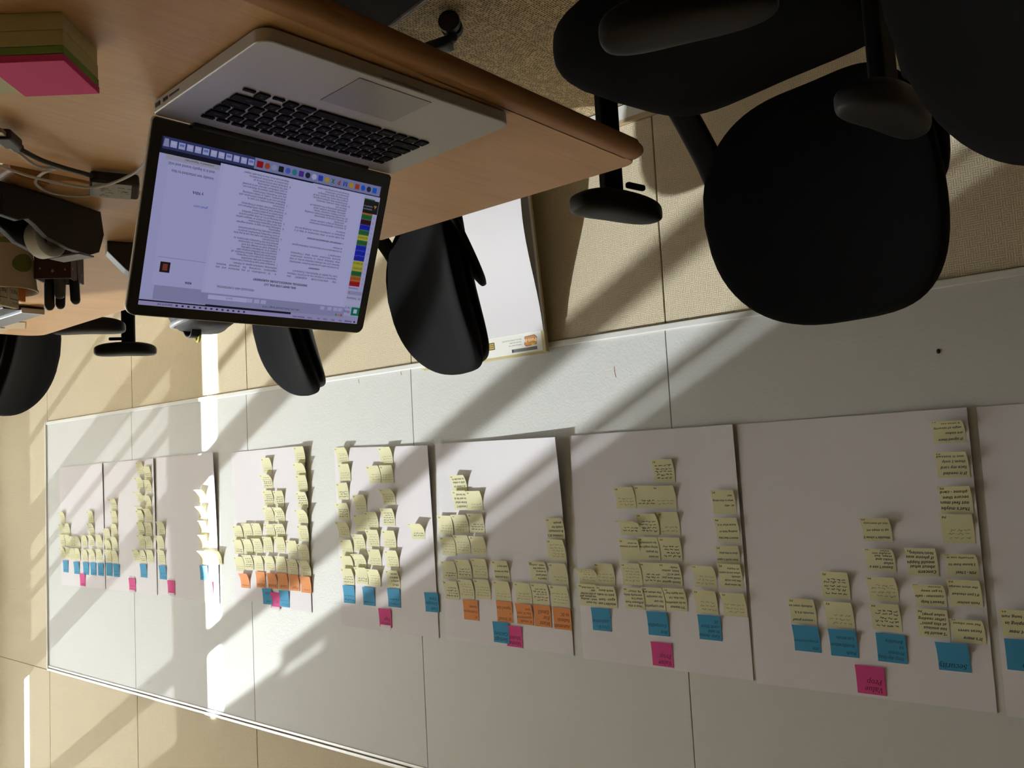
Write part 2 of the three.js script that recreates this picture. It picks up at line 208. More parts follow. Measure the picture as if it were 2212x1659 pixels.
// ---------------------------------------------------------------- easel sheets and sticky notes on the whiteboard
const SHEETS = [
  { at: [5.979, 1.826, 5.352, 1.818, 1.067, 1.059], columns: [
    [["b", 5.94, 1.742, 2], ["y", 5.971, 1.656, 9], ["y", 5.98, 1.575, 5], ["y", 5.974, 1.503, 13], ["y", 5.972, 1.425, 16]],
    [["y", 5.904, 1.653, 5], ["y", 5.895, 1.573, 3], ["y", 5.9, 1.502, 5]],
    [["b", 5.777, 1.745, 5], ["y", 5.831, 1.657, 8], ["y", 5.823, 1.58, 9]],
    [["y", 5.76, 1.657, 4], ["y", 5.757, 1.581, 2]],
    [["p", 5.697, 1.816, 1]],
    [["b", 5.647, 1.743, 3], ["y", 5.655, 1.661, 1], ["y", 5.655, 1.573, 11]],
    [["b", 5.545, 1.741, 3], ["y", 5.551, 1.652, 18], ["y", 5.555, 1.567, 18], ["y", 5.559, 1.496, 13], ["y", 5.563, 1.421, 5]],
    [["b", 5.441, 1.74, 2], ["y", 5.454, 1.654, 2], ["y", 5.451, 1.567, 3]],
  ] },
  { at: [5.346, 1.817, 4.725, 1.815, 1.059, 1.055], columns: [
    [["b", 5.335, 1.736, 2], ["y", 5.338, 1.655, 1], ["y", 5.339, 1.597, 9], ["y", 5.347, 1.527, 4]],
    [["b", 5.242, 1.737, 3], ["y", 5.255, 1.655, 3], ["y", 5.255, 1.573, 3], ["y", 5.257, 1.499, 3], ["y", 5.255, 1.422, 3], ["y", 5.256, 1.347, 15]],
    [["p", 5.048, 1.811, 2]],
    [["y", 4.977, 1.64, 12]],
    [["b", 4.91, 1.725, 5], ["y", 4.914, 1.642, 9], ["y", 4.919, 1.556, 0], ["y", 4.922, 1.485, 5], ["y", 4.927, 1.416, 13], ["y", 4.92, 1.38, 26], ["y", 4.922, 1.301, 27], ["y", 4.92, 1.227, 17], ["y", 4.917, 1.142, 7]],
    [["y", 4.826, 1.641, 1], ["y", 4.833, 1.561, 7], ["y", 4.835, 1.489, 4], ["y", 4.832, 1.408, 8], ["y", 4.835, 1.335, 13], ["y", 4.826, 1.246, 15], ["y", 4.828, 1.172, 7]],
  ] },
  { at: [4.694, 1.806, 4.087, 1.825, 1.053, 1.048], columns: [
    [["b", 4.693, 1.725, 6], ["y", 4.7, 1.639, 9], ["y", 4.707, 1.558, 5], ["y", 4.693, 1.479, 4]],
    [["p", 4.605, 1.802, 1]],
    [["b", 4.265, 1.708, 1], ["y", 4.259, 1.627, 16], ["y", 4.256, 1.546, 6], ["y", 4.261, 1.474, 6], ["y", 4.258, 1.394, 19], ["y", 4.258, 1.303, 23]],
    [["p", 4.22, 1.791, 1], ["y", 4.185, 1.624, 13]],
    [["y", 4.127, 1.622, 17]],
  ] },
  { at: [3.937, 1.783, 3.320, 1.809, 1.056, 1.051], columns: [
    [["y", 3.926, 1.647, 13], ["y", 3.933, 1.563, 6], ["y", 3.929, 1.495, 1]],
    [["o", 3.885, 1.727, 14], ["y", 3.848, 1.635, 13], ["y", 3.846, 1.558, 15], ["y", 3.848, 1.483, 11]],
    [["o", 3.751, 1.717, 3, "Policies\n+"], ["y", 3.762, 1.637, 11], ["y", 3.765, 1.554, 0], ["y", 3.766, 1.482, 1]],
    [["b", 3.699, 1.794, 0, "Save\n-\nto list"], ["o", 3.653, 1.716, 12, "Branding"], ["y", 3.668, 1.633, 16], ["y", 3.678, 1.547, 0], ["y", 3.655, 1.484, 12], ["y", 3.659, 1.403, 15], ["y", 3.659, 1.325, 7], ["y", 3.659, 1.242, 23], ["y", 3.658, 1.169, 2]],
    [["p", 3.636, 1.809, 0, "\nUX"]],
    [["b", 3.564, 1.797, 3], ["o", 3.567, 1.715, 6, "Cancel"], ["y", 3.574, 1.635, 0], ["y", 3.577, 1.544, 6], ["y", 3.573, 1.481, 12], ["y", 3.571, 1.401, 19], ["y", 3.57, 1.328, 3]],
    [["o", 3.479, 1.717, 7, "Paper"], ["y", 3.484, 1.644, 4], ["y", 3.484, 1.56, 7]],
    [["o", 3.389, 1.721, 8], ["y", 3.387, 1.645, 18], ["y", 3.394, 1.573, 8], ["y", 3.392, 1.488, 0], ["y", 3.391, 1.409, 22], ["y", 3.387, 1.335, 13], ["y", 3.383, 1.259, 4], ["y", 3.389, 1.2, 19], ["y", 3.389, 1.128, 10]],
  ] },
  { at: [3.110, 1.847, 2.506, 1.847, 1.072, 1.089], columns: [
    [["b", 3.086, 1.747, 1], ["y", 3.085, 1.669, 5], ["y", 3.085, 1.614, 10], ["y", 3.084, 1.547, 10], ["y", 3.102, 1.465, 19], ["y", 3.098, 1.387, 6], ["y", 3.095, 1.301, 3], ["y", 3.077, 1.219, 3], ["y", 3.088, 1.142, 19]],
    [["b", 2.955, 1.748, 0], ["y", 2.993, 1.661, 6], ["y", 2.998, 1.6, 20], ["y", 3.0, 1.521, 0], ["y", 2.985, 1.437, 2], ["y", 2.98, 1.352, 6]],
    [["p", 2.856, 1.83, 0, "Search\nPage"]],
    [["y", 2.912, 1.665, 2], ["y", 2.902, 1.583, 0], ["y", 2.908, 1.502, 0], ["y", 2.908, 1.425, 4], ["y", 2.878, 1.231, 1]],
    [["b", 2.796, 1.744, 2], ["y", 2.793, 1.664, 14, "10%-25\nsaving is\nWORTH it\nnot 5%"], ["y", 2.794, 1.584, 7], ["y", 2.804, 1.503, 11], ["y", 2.805, 1.411, 0], ["y", 2.795, 1.324, 23], ["y", 2.799, 1.234, 5], ["y", 2.797, 1.157, 13]],
    [["y", 2.63, 1.462, 25]],
    [["b", 2.572, 1.747, 2, "User\nGrouped\nView"]],
  ] },
  { at: [2.467, 1.847, 1.849, 1.845, 1.085, 1.092], columns: [
    [["y", 2.459, 1.691, 12], ["y", 2.465, 1.614, 11], ["y", 2.463, 1.522, 12], ["y", 2.471, 1.441, 1]],
    [["o", 2.363, 1.762, 3, "SC\nConfirmation\nScreen"], ["y", 2.379, 1.682, 6], ["y", 2.385, 1.606, 8], ["y", 2.386, 1.513, 15], ["y", 2.388, 1.435, 16], ["y", 2.382, 1.344, 1, "I wouldn't\nknow what\nto ask for &\nbe bored"], ["y", 2.383, 1.282, 18, "\nis I need to\nadd a video\nto decide it"]],
    [["y", 2.295, 1.679, 6], ["y", 2.303, 1.601, 12], ["y", 2.304, 1.516, 10], ["y", 2.306, 1.433, 0], ["y", 2.307, 1.347, 9]],
    [["b", 2.215, 1.833, 2, "Savings\nCatcher"], ["o", 2.193, 1.756, 1, "SC brand\n=\nSpend time"], ["y", 2.195, 1.678, 4], ["y", 2.194, 1.603, 15, "I'd be possibly\nthey let money\nwith this !!"]],
    [["p", 2.152, 1.842, 0, "Mental\nModel"]],
    [["o", 2.096, 1.757, 9, "SC emails\nspammers &\nthis SC only\ntime"], ["y", 2.095, 1.68, 5]],
    [["o", 2.013, 1.758, 1, "Want\nFor\nEmail"], ["y", 2.015, 1.679, 0], ["y", 2.016, 1.599, 11, "Expect a\nsmall good\nto send in\nreceipts like\ncable - nothing"]],
    [["o", 1.925, 1.76, 4, "Automatic\nSubmit\nto SC"], ["y", 1.929, 1.681, 3], ["y", 1.926, 1.603, 1], ["y", 1.928, 1.521, 3], ["y", 1.924, 1.446, 5, "Combine SC to\n& automatic\ncredit for\npeople"]],
  ] },
  { at: [1.810, 1.850, 1.190, 1.849, 1.090, 1.090], columns: [
    [["y", 1.808, 1.67, 1, "Too much\nwork - sending\nmy phone, pen\nor this receipt\napp -\nto nice that"], ["y", 1.805, 1.598, 31]],
    [["b", 1.761, 1.75, 4, "Quick -\nuniversal"], ["y", 1.731, 1.671, 5, "wouldn't use\nagain - have\npain to make\nwork done"], ["y", 1.733, 1.595, 2]],
    [["y", 1.623, 1.669, 6, "\"How is this\ndifferent from\nwhat I'm\nnormally doing\neg. (lists)\""], ["y", 1.627, 1.591, 4], ["y", 1.627, 1.513, 4, "\n\n\nspeed of checkout\nno value"], ["y", 1.622, 1.429, 48], ["y", 1.631, 1.343, 3]],
    [["b", 1.541, 1.746, 5, "Not\nCompelling"], ["y", 1.548, 1.664, 15, "Not compelling\nfor use\nfor example\nThe whole page"], ["y", 1.553, 1.586, 4], ["y", 1.554, 1.507, 1, "no value\nfor people\nbeing caught new\nfor consumers"], ["y", 1.549, 1.427, 19], ["y", 1.554, 1.34, 9]],
    [["p", 1.534, 1.842, 1, "Value\nProp"]],
    [["y", 1.469, 1.663, 14, "\"If I wanted\nto do something\nlike this, I'd\nuse Apple Pay\""], ["y", 1.48, 1.585, 1, "Stands against\ncould save just\nwait at CC -\nDebit, neither\nready -"], ["y", 1.474, 1.506, 6], ["y", 1.475, 1.426, 5], ["y", 1.48, 1.341, 1], ["y", 1.479, 1.259, 3]],
    [["b", 1.358, 1.743, 5, "Easy Access\nto add\ncard from\nSC"], ["y", 1.364, 1.663, 14], ["y", 1.362, 1.584, 20]],
    [["y", 1.269, 1.665, 15], ["y", 1.275, 1.581, 4, "No value prop\nlike you could\nalready\nallow me to submit\nan inquiry"], ["y", 1.277, 1.527, 11, "need to process\nthen build x apps\nthat is the play"], ["y", 1.272, 1.442, 13, "doesn't feel like\nmaking help at\nknew what it is"], ["y", 1.277, 1.359, 7, "\nok - why\nwhat is that doing\nme?"]],
  ] },
  { at: [1.181, 1.855, 0.546, 1.849, 1.091, 1.088], columns: [
    [["b", 1.055, 1.747, 10, "CTA\n(Congratulation)"], ["y", 1.06, 1.67, 2, "- unsure proof\nsounds it's $.\nnobody uses one"]],
    [["b", 0.951, 1.75, 8, "Push\nNotification\nLocation"], ["y", 0.955, 1.672, 1], ["y", 0.96, 1.592, 3]],
    [["p", 0.886, 1.843, 2, "Value\nProp"]],
    [["b", 0.824, 1.752, 3, "Step-by-Step\nProcess\nvs\nBenefits"], ["y", 0.831, 1.669, 7], ["y", 0.832, 1.591, 22], ["y", 0.832, 1.511, 26, "Doesn't see a\nvalue\nlooks and\nsteps, but\nmaybe not\nsteps"], ["y", 0.834, 1.432, 24, "Wouldn't show IP\nup is steps on\nlist of mercury"]],
    [["y", 0.714, 1.676, 0, "\"I would be\ntoo anxious\nat this point\"\n(after reading\nvalue prop)"], ["y", 0.714, 1.596, 28, "Doesn't help\ncustomer - safe\nto get away\nmoney"], ["y", 0.726, 1.519, 0, "Concern\nabout what\nwould happen\nif phone was\nlost/stolen"]],
    [["b", 0.672, 1.757, 12, "Security"], ["y", 0.631, 1.682, 25, "It's more\nfocus saves\nfor our client"], ["y", 0.63, 1.591, 19, "Feels unclear\nif I just checked\nthe store receipt"], ["y", 0.631, 1.516, 28, "PIN - I feel\nI know how to\nactually use it"], ["y", 0.633, 1.432, 0], ["y", 0.63, 1.356, 18, "That's maybe\nnot feel more\nsecure then\nphone - card"], ["y", 0.63, 1.265, 23, "If it needed\nface my card\nthem I only\nuse it instead"], ["y", 0.631, 1.177, 31, "If signed there\nare stakes\nangle of security\n& ideas not"]],
  ] },
  { at: [0.526, 1.853, -0.119, 1.853, 1.089, 1.089], columns: [
    [["b", 0.514, 1.739, 3, "App\nQC"], ["y", 0.516, 1.657, 20, "What now\nmapping in\nthe long run"]],
  ] },
];
const sheetNames = ['first sheet from the sunlit end', 'second sheet from the sunlit end', 'third sheet from the sunlit end', 'fourth sheet from the sunlit end', 'fifth sheet from the sunlit end', 'sheet headed Mental Model', 'sheet with the Not Compelling note', 'sheet with the Security note', 'sheet cut off by the picture edge'];
const sheetLabels = ['white easel sheet nearest the sunlit end, its notes mostly blue-headed columns', 'white easel sheet butted against the first one from the sunlit end', 'white easel sheet crossed by the glaring sun strip', 'white easel sheet with six orange notes in a row in the sun', 'white easel sheet with one lone yellow note apart from its columns', 'white easel sheet headed by the pink Mental Model note', 'white easel sheet with the blue Not Compelling note', 'white easel sheet with the blue Security and CTA notes', 'white easel sheet cut off by the picture edge beside the Security sheet'];
const ordinal = ['first', 'second', 'third', 'fourth', 'fifth', 'sixth', 'seventh', 'eighth', 'ninth', 'tenth'];
const colourName = { y: 'yellow', b: 'blue', p: 'pink', o: 'orange' };
const CELL = 128, COLS = 16;
let cellAt = 0;
const atlasCanvas = document.createElement('canvas'); atlasCanvas.width = atlasCanvas.height = 2048;
const ax = atlasCanvas.getContext('2d'); ax.fillStyle = '#fff'; ax.fillRect(0, 0, 2048, 2048);
function scribble(x, y, w, bold) { // one unreadable word of pen strokes
  ax.beginPath(); ax.moveTo(x, y);
  for (let t = 0; t < w; t += 3) ax.lineTo(x + t, y + rr(-4.4, 3) - (rnd() < .14 ? 4 : 0));
  ax.stroke();
}
function drawCell(k, colour, text) {
  const x0 = (k % COLS) * CELL, y0 = Math.floor(k / COLS) * CELL;
  ax.save(); ax.beginPath(); ax.rect(x0 + 1, y0 + 1, CELL - 2, CELL - 2); ax.clip();
  const bold = text || rnd() < .3, ink = colour === 'y' ? (bold ? (rnd() < .4 ? '#2a3560' : '#26242c') : '#8d8a74') : colour === 'b' ? '#28465f' : '#55303f';
  ax.fillStyle = ax.strokeStyle = ink; ax.lineCap = ax.lineJoin = 'round';
  if (text) {
    const lines = text.split('\n'), big = colour !== 'y', fs = Math.min(big ? 30 : 19, 112 / lines.length * .86, 118 / (Math.max(...lines.map((l) => l.length)) * .5)), lh = (big ? 100 : 104) / Math.max(lines.length, 3);
    ax.font = (big ? '' : 'bold ') + 'italic ' + fs.toFixed(1) + 'px ' + (big ? 'serif' : 'sans-serif');
    lines.forEach((l, i) => { ax.save(); ax.translate(x0 + 8 + rr(0, 4), y0 + 14 + fs * .6 + lh * i); ax.rotate(rr(-.035, .02)); ax.fillText(l, 0, 0); ax.restore(); });
  } else {
    const n = colour === 'y' ? 2 + Math.floor(rnd() * 4) : 1 + Math.floor(rnd() * 2); ax.lineWidth = bold ? 2.3 : 1.4;
    for (let i = 0; i < n; i++) { let x = x0 + 10 + rr(0, 10); const y = y0 + 24 + i * (colour === 'y' ? 17 : 30) + rr(-2, 2); while (x < x0 + 100) { const w = rr(10, 28); scribble(x, y, Math.min(w, x0 + 118 - x), bold); x += w + 8; } }
  }
  if (colour === 'y') { ax.fillStyle = '#3a3a40'; ax.font = 'italic bold 15px sans-serif'; ax.fillText('P' + (1 + Math.floor(rnd() * 5)), x0 + 100, y0 + 119); }
  ax.restore(); return [x0 / 2048, y0 / 2048];
}
const sheetParts = [];
function gridSheet(nx, ny, f, thick) { // closed thin sheet over u,v in 0..1; f(u, v) -> [x, y, z]
  const P = [], U = [], I = [], n = (nx + 1) * (ny + 1);
  for (let side = 0; side < 2; side++) for (let j = 0; j <= ny; j++) for (let i = 0; i <= nx; i++) { const q = f(i / nx, j / ny); P.push(q[0], q[1], q[2] - side * thick); U.push(i / nx, 1 - j / ny); }
  const id = (s, i, j) => s * n + j * (nx + 1) + i;
  for (let j = 0; j < ny; j++) for (let i = 0; i < nx; i++) { I.push(id(0, i, j), id(0, i, j + 1), id(0, i + 1, j), id(0, i + 1, j), id(0, i, j + 1), id(0, i + 1, j + 1)); I.push(id(1, i, j), id(1, i + 1, j), id(1, i, j + 1), id(1, i + 1, j), id(1, i + 1, j + 1), id(1, i, j + 1)); }
  const rim = []; for (let i = 0; i < nx; i++) rim.push([i, 0, i + 1, 0]); for (let j = 0; j < ny; j++) rim.push([nx, j, nx, j + 1]); for (let i = nx; i > 0; i--) rim.push([i, ny, i - 1, ny]); for (let j = ny; j > 0; j--) rim.push([0, j, 0, j - 1]);
  for (const [a, b, c, d] of rim) I.push(id(0, a, b), id(0, c, d), id(1, a, b), id(0, c, d), id(1, c, d), id(1, a, b));
  const g = new THREE.BufferGeometry(); g.setAttribute('position', new THREE.Float32BufferAttribute(P, 3)); g.setAttribute('uv', new THREE.Float32BufferAttribute(U, 2)); g.setIndex(I); return g;
}
const noteMats = {}, mTape = new THREE.MeshPhysicalMaterial({ color: lin(.92, .92, .9), roughness: .35, transparent: true, opacity: .35 });
const noteColour = { y: lin(.87, .84, .55), b: lin(.06, .39, .68), p: lin(.85, .08, .35), o: lin(.92, .37, .12) };
const lifts = [.006, .006, .014, .010, .014, .034, .012, .008, .006];
const pendingNotes = [];
SHEETS.forEach((S, si) => {
  const [xf, ytf, xn, ytn, ybf, ybn] = S.at, lift = lifts[si];
  const zAt = (x, y) => { const u = (xf - x) / (xf - xn), v = (ytf - y) / (ytf - ybf), c = Math.max(0, Math.min(1, v)), w = Math.max(0, Math.min(1, u)); return .0078 + .003 * c + lift * c * c * (.25 + .75 * w * w) + .0015 * w ** 6 + .0012 * Math.sin(7 * u + 3 * si) * c; };
  const g = gridSheet(16, 16, (u, v) => { const x = xn + (xf - xn) * u, top = ytn + (ytf - ytn) * u, bot = ybn + (ybf - ybn) * u, y = top + (bot - top) * v; return [x, y, zAt(x, y)]; }, .0008);
  g.computeVertexNormals();
  const sheet = mesh('easel_sheet', g, mPaper); tag(sheet, sheetLabels[si], 'paper sheet');
  S.columns.forEach((col, ci) => col.forEach((n, ni) => {
    const [colour, xr, yt, zt, text] = n, w = .0762, tilt = rr(-.012, .012), k = cellAt++;
    const [u0, v0] = drawCell(k, colour, text);
    const base = zAt(xr - w / 2, yt) + .0012 + .0004 * ((ni + ci) % 4), tip = Math.min(.05, Math.max(colour === 'y' ? .011 + .007 * rnd() : .004, zt * .00115)), twist = rr(-.15, .25) * tip;
    // arc length is kept: the lower part swings out of the wall
    const M = 10, prof = [[0, 0]]; let yy = 0, zz = 0;
    for (let j = 1; j <= M; j++) { const t = (j - .5) / M, s = t < .2 ? 0 : ((t - .2) / .8), slope = Math.min(.95, 2.05 * tip / .0762 / .8 * s ** .9); zz += slope * w / M; yy += Math.sqrt(1 - slope * slope) * w / M; prof.push([yy, zz]); }
    const g = gridSheet(5, M, (u, v) => { const p = prof[Math.round(v * M)], x = xr - w + w * u, dx = u - .5; return [x + tilt * p[0], yt - p[0] + tilt * dx * w, base + p[1] + twist * (dx) * (p[1] / (tip + 1e-6)) ]; }, .0003);
    const uv = g.attributes.uv; for (let i = 0; i < uv.count; i++) uv.setXY(i, u0 + uv.getX(i) * CELL / 2048, 1 - v0 - (1 - uv.getY(i)) * CELL / 2048);
    g.computeVertexNormals();
    pendingNotes.push({ g, colour, label: noteLabel(colour, text, col, ni, ci, si), group: colourName[colour] + ' notes on the ' + sheetNames[si], tape: colour === 'p' && si > 0 && si < 5 ? [[xr - w / 2, yt, base], ...(si < 3 ? [[xr - w / 2, yt - w, base]] : [])] : [] });
  }));
});
function noteLabel(colour, text, col, ni, ci, si) {
  const c = colourName[colour];
  if (text && text.trim().length > 3) {
    const words = text.replace(/["\n]/g, ' ').trim().split(/\s+/).slice(0, 5).join(' ');
    return colour === 'y' ? `yellow sticky note starting "${words}" on the ${sheetNames[si].replace(' from the sunlit end', ' from sun')}`.split(' ').slice(0, 16).join(' ') : `${c} sticky note reading "${words}" on the ${sheetNames[si]}`.split(' ').slice(0, 16).join(' ');
  }
  return `${c} note, ${ordinal[ni]} from the top in ${ordinal[ci]} column, ${sheetNames[si]}`;
}
const atlas = ctex(atlasCanvas); atlas.wrapS = atlas.wrapT = THREE.ClampToEdgeWrapping;
for (const k of 'ybpo') noteMats[k] = new THREE.MeshPhysicalMaterial({ color: noteColour[k], map: atlas, roughness: .85, transmission: .22, thickness: 0 });
for (const n of pendingNotes) { const m = mesh('sticky_note', n.g, noteMats[n.colour]); tag(m, n.label, 'sticky note', n.group); for (const [x, y, z] of n.tape) mesh('tape_strip', at(new THREE.BoxGeometry(.062, .018, .0003), x, y, z + .0012), mTape, m); }
// ---------------------------------------------------------------- desks
const YD = .708;
// the user edges carry a broad rolled band: half-round profile, 40 mm deep
function rolled(len, w, h) { // profile in x (outwards -x) and y, extruded along z from 0 to len
  const s = new THREE.Shape(); s.moveTo(w, 0); s.lineTo(w * .55, 0); s.bezierCurveTo(w * .15, 0, 0, -h * .22, 0, -h * .5); s.bezierCurveTo(0, -h * .8, w * .1, -h, w * .4, -h); s.lineTo(w, -h); s.closePath();
  return new THREE.ExtrudeGeometry(s, { depth: len, bevelEnabled: true, bevelThickness: .012, bevelSize: .0, bevelSegments: 3, curveSegments: 12 });
}
function slab(x0, z0, x1, z1, r, y1, t) { // horizontal board with rounded plan corners; corners: x0z0, x1z0, x1z1, x0z1
  const g = new THREE.ExtrudeGeometry(roundedShape(x0, z0, x1, z1, r), { depth: t - .004, bevelEnabled: true, bevelThickness: .002, bevelSize: .0015, bevelSegments: 2, curveSegments: 10 });
  g.rotateX(Math.PI / 2); g.translate(0, y1 - .002, 0); return metric(g);
}
const deskA = thing('desk', 'maple desk with rolled edge that carries the open laptop', 'desk', [0, 0, 0]);
mesh('desktop', slab(.686, 1.312, 1.284, 3.1, [.022, .004, .004, .004], YD, .026), mWood, deskA);
{ const prof = []; for (let i = 0; i <= 16; i++) { const t = i / 16 * Math.PI; prof.push(new THREE.Vector2(.0 + .028 * Math.sin(t) ** .8, -.013 + .013 * Math.cos(t))); } prof.push(new THREE.Vector2(0.0001, -.026));
  const g = rolled(1.74, .028, .026); g.translate(.660, YD, 1.358);
  const end = new THREE.LatheGeometry([new THREE.Vector2(.0001, 0), ...prof], 24, Math.PI, Math.PI / 2).scale(1, 1, 1.3).translate(.688, YD, 1.347);
  mesh('rolled_edge', merge([metric(g), metric(end)]), mWoodEdge, deskA); }
mesh('leg', at(rbx(.07, YD - .06, .07, .01), .98, (YD - .06) / 2 + .02, 2.35), mDarkMetal, deskA);
mesh('foot', at(rbx(.6, .03, .08, .01), .98, .016, 2.35), mDarkMetal, deskA);
const ped = thing('drawer_pedestal', 'black drawer pedestal with a bright metal top edge under the laptop desk', 'cabinet', [.97, 0, 1.87], .16);
mesh('body', at(rbx(.46, .49, .5, .006), 0, .28, 0), mBlack, ped);
mesh('metal_edge', at(rbx(.462, .004, .005, .001), 0, .5255, -.2505), mAlu, ped);
for (let k = 0; k < 2; k++) { const d = mesh('drawer', at(rbx(.44, .225, .012, .003), 0, .155 + k * .24, -.254), mBlack, ped); mesh('handle', at(rbx(.12, .01, .014, .003), 0, .235 + k * .24, -.266), mDarkMetal, d); }
mesh('plinth', at(rbx(.42, .034, .46, .004), 0, .018, 0), mBlack, ped);
const deskB = thing('desk', 'maple desk behind the laptop that carries the cups and tape dispenser', 'desk', [0, 0, 0]);
mesh('desktop', slab(1.302, 1.365, 2.80, 1.92, [.006, .05, .03, .03], YD, .03), mWood, deskB);
{ const g = rolled(1.42, .055, .034); g.rotateY(Math.PI / 2); g.translate(1.345, YD, 1.975); mesh('rolled_edge', metric(g), mWoodEdge, deskB); }
for (const x of [1.5, 2.6]) { mesh('leg', at(rbx(.06, YD - .06, .06, .01), x, (YD - .06) / 2 + .02, 1.66), mDarkMetal, deskB); mesh('foot', at(rbx(.08, .03, .5, .01), x, .016, 1.66), mDarkMetal, deskB); }

// ---------------------------------------------------------------- laptop
const laptop = thing('laptop', 'open silver laptop with black keys and a glossy black-framed screen', 'laptop', [.821, YD, 1.784], -1.515);
{
  const W = .3589, Dp = .2471, hT = .0155, y0 = .002;
  const mSilver = std(lin(.52, .515, .485), .48, { metalness: .55 }), mKey = std(lin(.012, .012, .013), .5), mBezel = new THREE.MeshPhysicalMaterial({ color: lin(.006, .006, .007), roughness: .12, clearcoat: 1, clearcoatRoughness: .05 });
  const body = new THREE.ExtrudeGeometry(roundedShape(-W / 2, -Dp / 2, W / 2, Dp / 2, [.008, .008, .017, .017]), { depth: hT - .004, bevelEnabled: true, bevelThickness: .002, bevelSize: .002, bevelOffset: -.002, bevelSegments: 3, curveSegments: 10 });
  body.rotateX(Math.PI / 2); body.translate(0, y0 + hT - .002, 0);
  const base = mesh('base', body, mSilver, laptop), top = y0 + hT;
  for (const [x, z] of [[-.15, -.1], [.15, -.1], [-.15, .1], [.15, .1]]) mesh('rubber_foot', at(new THREE.CylinderGeometry(.008, .008, .003, 16), x, .0015, z), mBlack, base);
  mesh('trackpad', at(rbx(.105, .0012, .076, .0005), 0, top + .0002, .074), std(lin(.36, .355, .34), .4, { metalness: .4 }), laptop);
  mesh('opening_notch', at(rbx(.06, .004, .004, .0015), 0, top - .002, Dp / 2 - .0006), std(lin(.3, .29, .28), .4, { metalness: .5 }), laptop);
  // ports on the user's right side
  const mPort = std(lin(.01, .01, .01), .6);
  for (const [z, l, h] of [[-.108, .013, .006], [-.088, .012, .005], [-.066, .024, .003]]) mesh('port', at(rbx(.003, h, l, .001), W / 2 - .0008, y0 + hT * .5, z), mPort, laptop);
  // keyboard: six rows, the function row half height; letters printed on one map over the whole key field
  const KW = .2755, KD = .1065, kz = -.0925, rows = [
    ['esc:1.02', 'F1', 'F2', 'F3', 'F4', 'F5', 'F6', 'F7', 'F8', 'F9', 'F10', 'F11', 'F12', '*'],
    ['`', '1', '2', '3', '4', '5', '6', '7', '8', '9', '0', '-', '=', 'delete:1.5'],
    ['tab:1.5', 'Q', 'W', 'E', 'R', 'T', 'Y', 'U', 'I', 'O', 'P', '[', ']', '\\'],
    ['caps lock:1.78', 'A', 'S', 'D', 'F', 'G', 'H', 'J', 'K', 'L', ';', "'", 'return:1.78'],
    ['shift:2.32', 'Z', 'X', 'C', 'V', 'B', 'N', 'M', ',', '.', '/', 'shift:2.32'],
    ['fn', 'control', 'alt', 'command:1.26', ' :5.15', 'command:1.26', 'alt', '<', '^', '>']];
  const kc = canvas(1024, 400, (c) => { c.fillStyle = '#fff'; c.fillRect(0, 0, 1024, 400); c.fillStyle = '#1c1c1e'; c.fillRect(0, 0, 1024, 400); }), kx = kc.getContext('2d');
  const jobs = []; let z = 0;
  rows.forEach((R, ri) => {
    const h = ri === 0 ? .0105 : .0192, ws = R.map((k) => +(k.split(':')[1] || 1)), total = ws.reduce((a, b) => a + b, 0); let x = 0;
    R.forEach((k, i) => { const w = ws[i] / total * KW; let kz0 = z, kh = h; if (ri === 5 && /^[<>]$/.test(k)) { kz0 = z + h / 2; kh = h / 2; }
      jobs.push([x, kz0, w, kh]); const t = k.split(':')[0]; kx.fillStyle = '#c9c9c9'; kx.font = (t.length > 1 ? 13 : 24) + 'px sans-serif'; kx.textAlign = 'center'; kx.fillText(t, (x + w / 2) / KW * 1024, (kz0 + kh * .62) / KD * 400); x += w; });
    z += h;
  });
  const mKeyTop = new THREE.MeshPhysicalMaterial({ map: ctex(kc), roughness: .75, specularIntensity: .4, color: lin(.55, .55, .55) });
  for (const [x, zz, w, h] of jobs) {
    const g = rbx(w - .0042, .0022, h - .0042, .0007, 1), p = g.attributes.position, uv = g.attributes.uv, cx = x + w / 2, cz = zz + h / 2;
    for (let i = 0; i < p.count; i++) uv.setXY(i, (cx + p.getX(i)) / KW, 1 - (cz + p.getZ(i)) / KD);
    g.translate(cx - KW / 2, top + .0012, kz + cz); mesh('key', g, mKeyTop, laptop);
  }
  const hinge = mesh('hinge', at(new THREE.CylinderGeometry(.0062, .0062, .262, 20).rotateZ(Math.PI / 2), 0, top - .0005, -Dp / 2 + .003), mBlack, laptop);
  // lid, tilted back about the hinge
  const lid = new THREE.Group(); lid.name = 'lid'; laptop.add(lid); lid.position.set(0, top + .001, -Dp / 2 + .002); lid.rotation.x = -.37;
  const LH = .2415; const shell = new THREE.ExtrudeGeometry(roundedShape(-W / 2, 0, W / 2, LH, [.006, .006, .012, .012]), { depth: .0035, bevelEnabled: true, bevelThickness: .001, bevelSize: .001, bevelOffset: -.001, bevelSegments: 2, curveSegments: 10 });
  shell.translate(0, 0, -.0055); mesh('shell', shell, mSilver, lid);
  const face = new THREE.ExtrudeGeometry(roundedShape(-W / 2 + .0012, .0012, W / 2 - .0012, LH - .0012, [.005, .005, .011, .011]), { depth: .0008, bevelEnabled: false, curveSegments: 10 }); face.translate(0, 0, -.001); mesh('bezel', face, mBezel, lid);
  const SW = .3310, SH = .2069, sy = .0205; const sg = new THREE.PlaneGeometry(SW, SH); sg.translate(0, sy + SH / 2, .0001);
  const st = ctex(screenCanvas()); st.wrapS = st.wrapT = THREE.ClampToEdgeWrapping;
  mesh('screen', sg, new THREE.MeshPhysicalMaterial({ color: lin(.005, .005, .006), roughness: .14, emissive: lin(.235, .235, .37), emissiveMap: st }), lid);
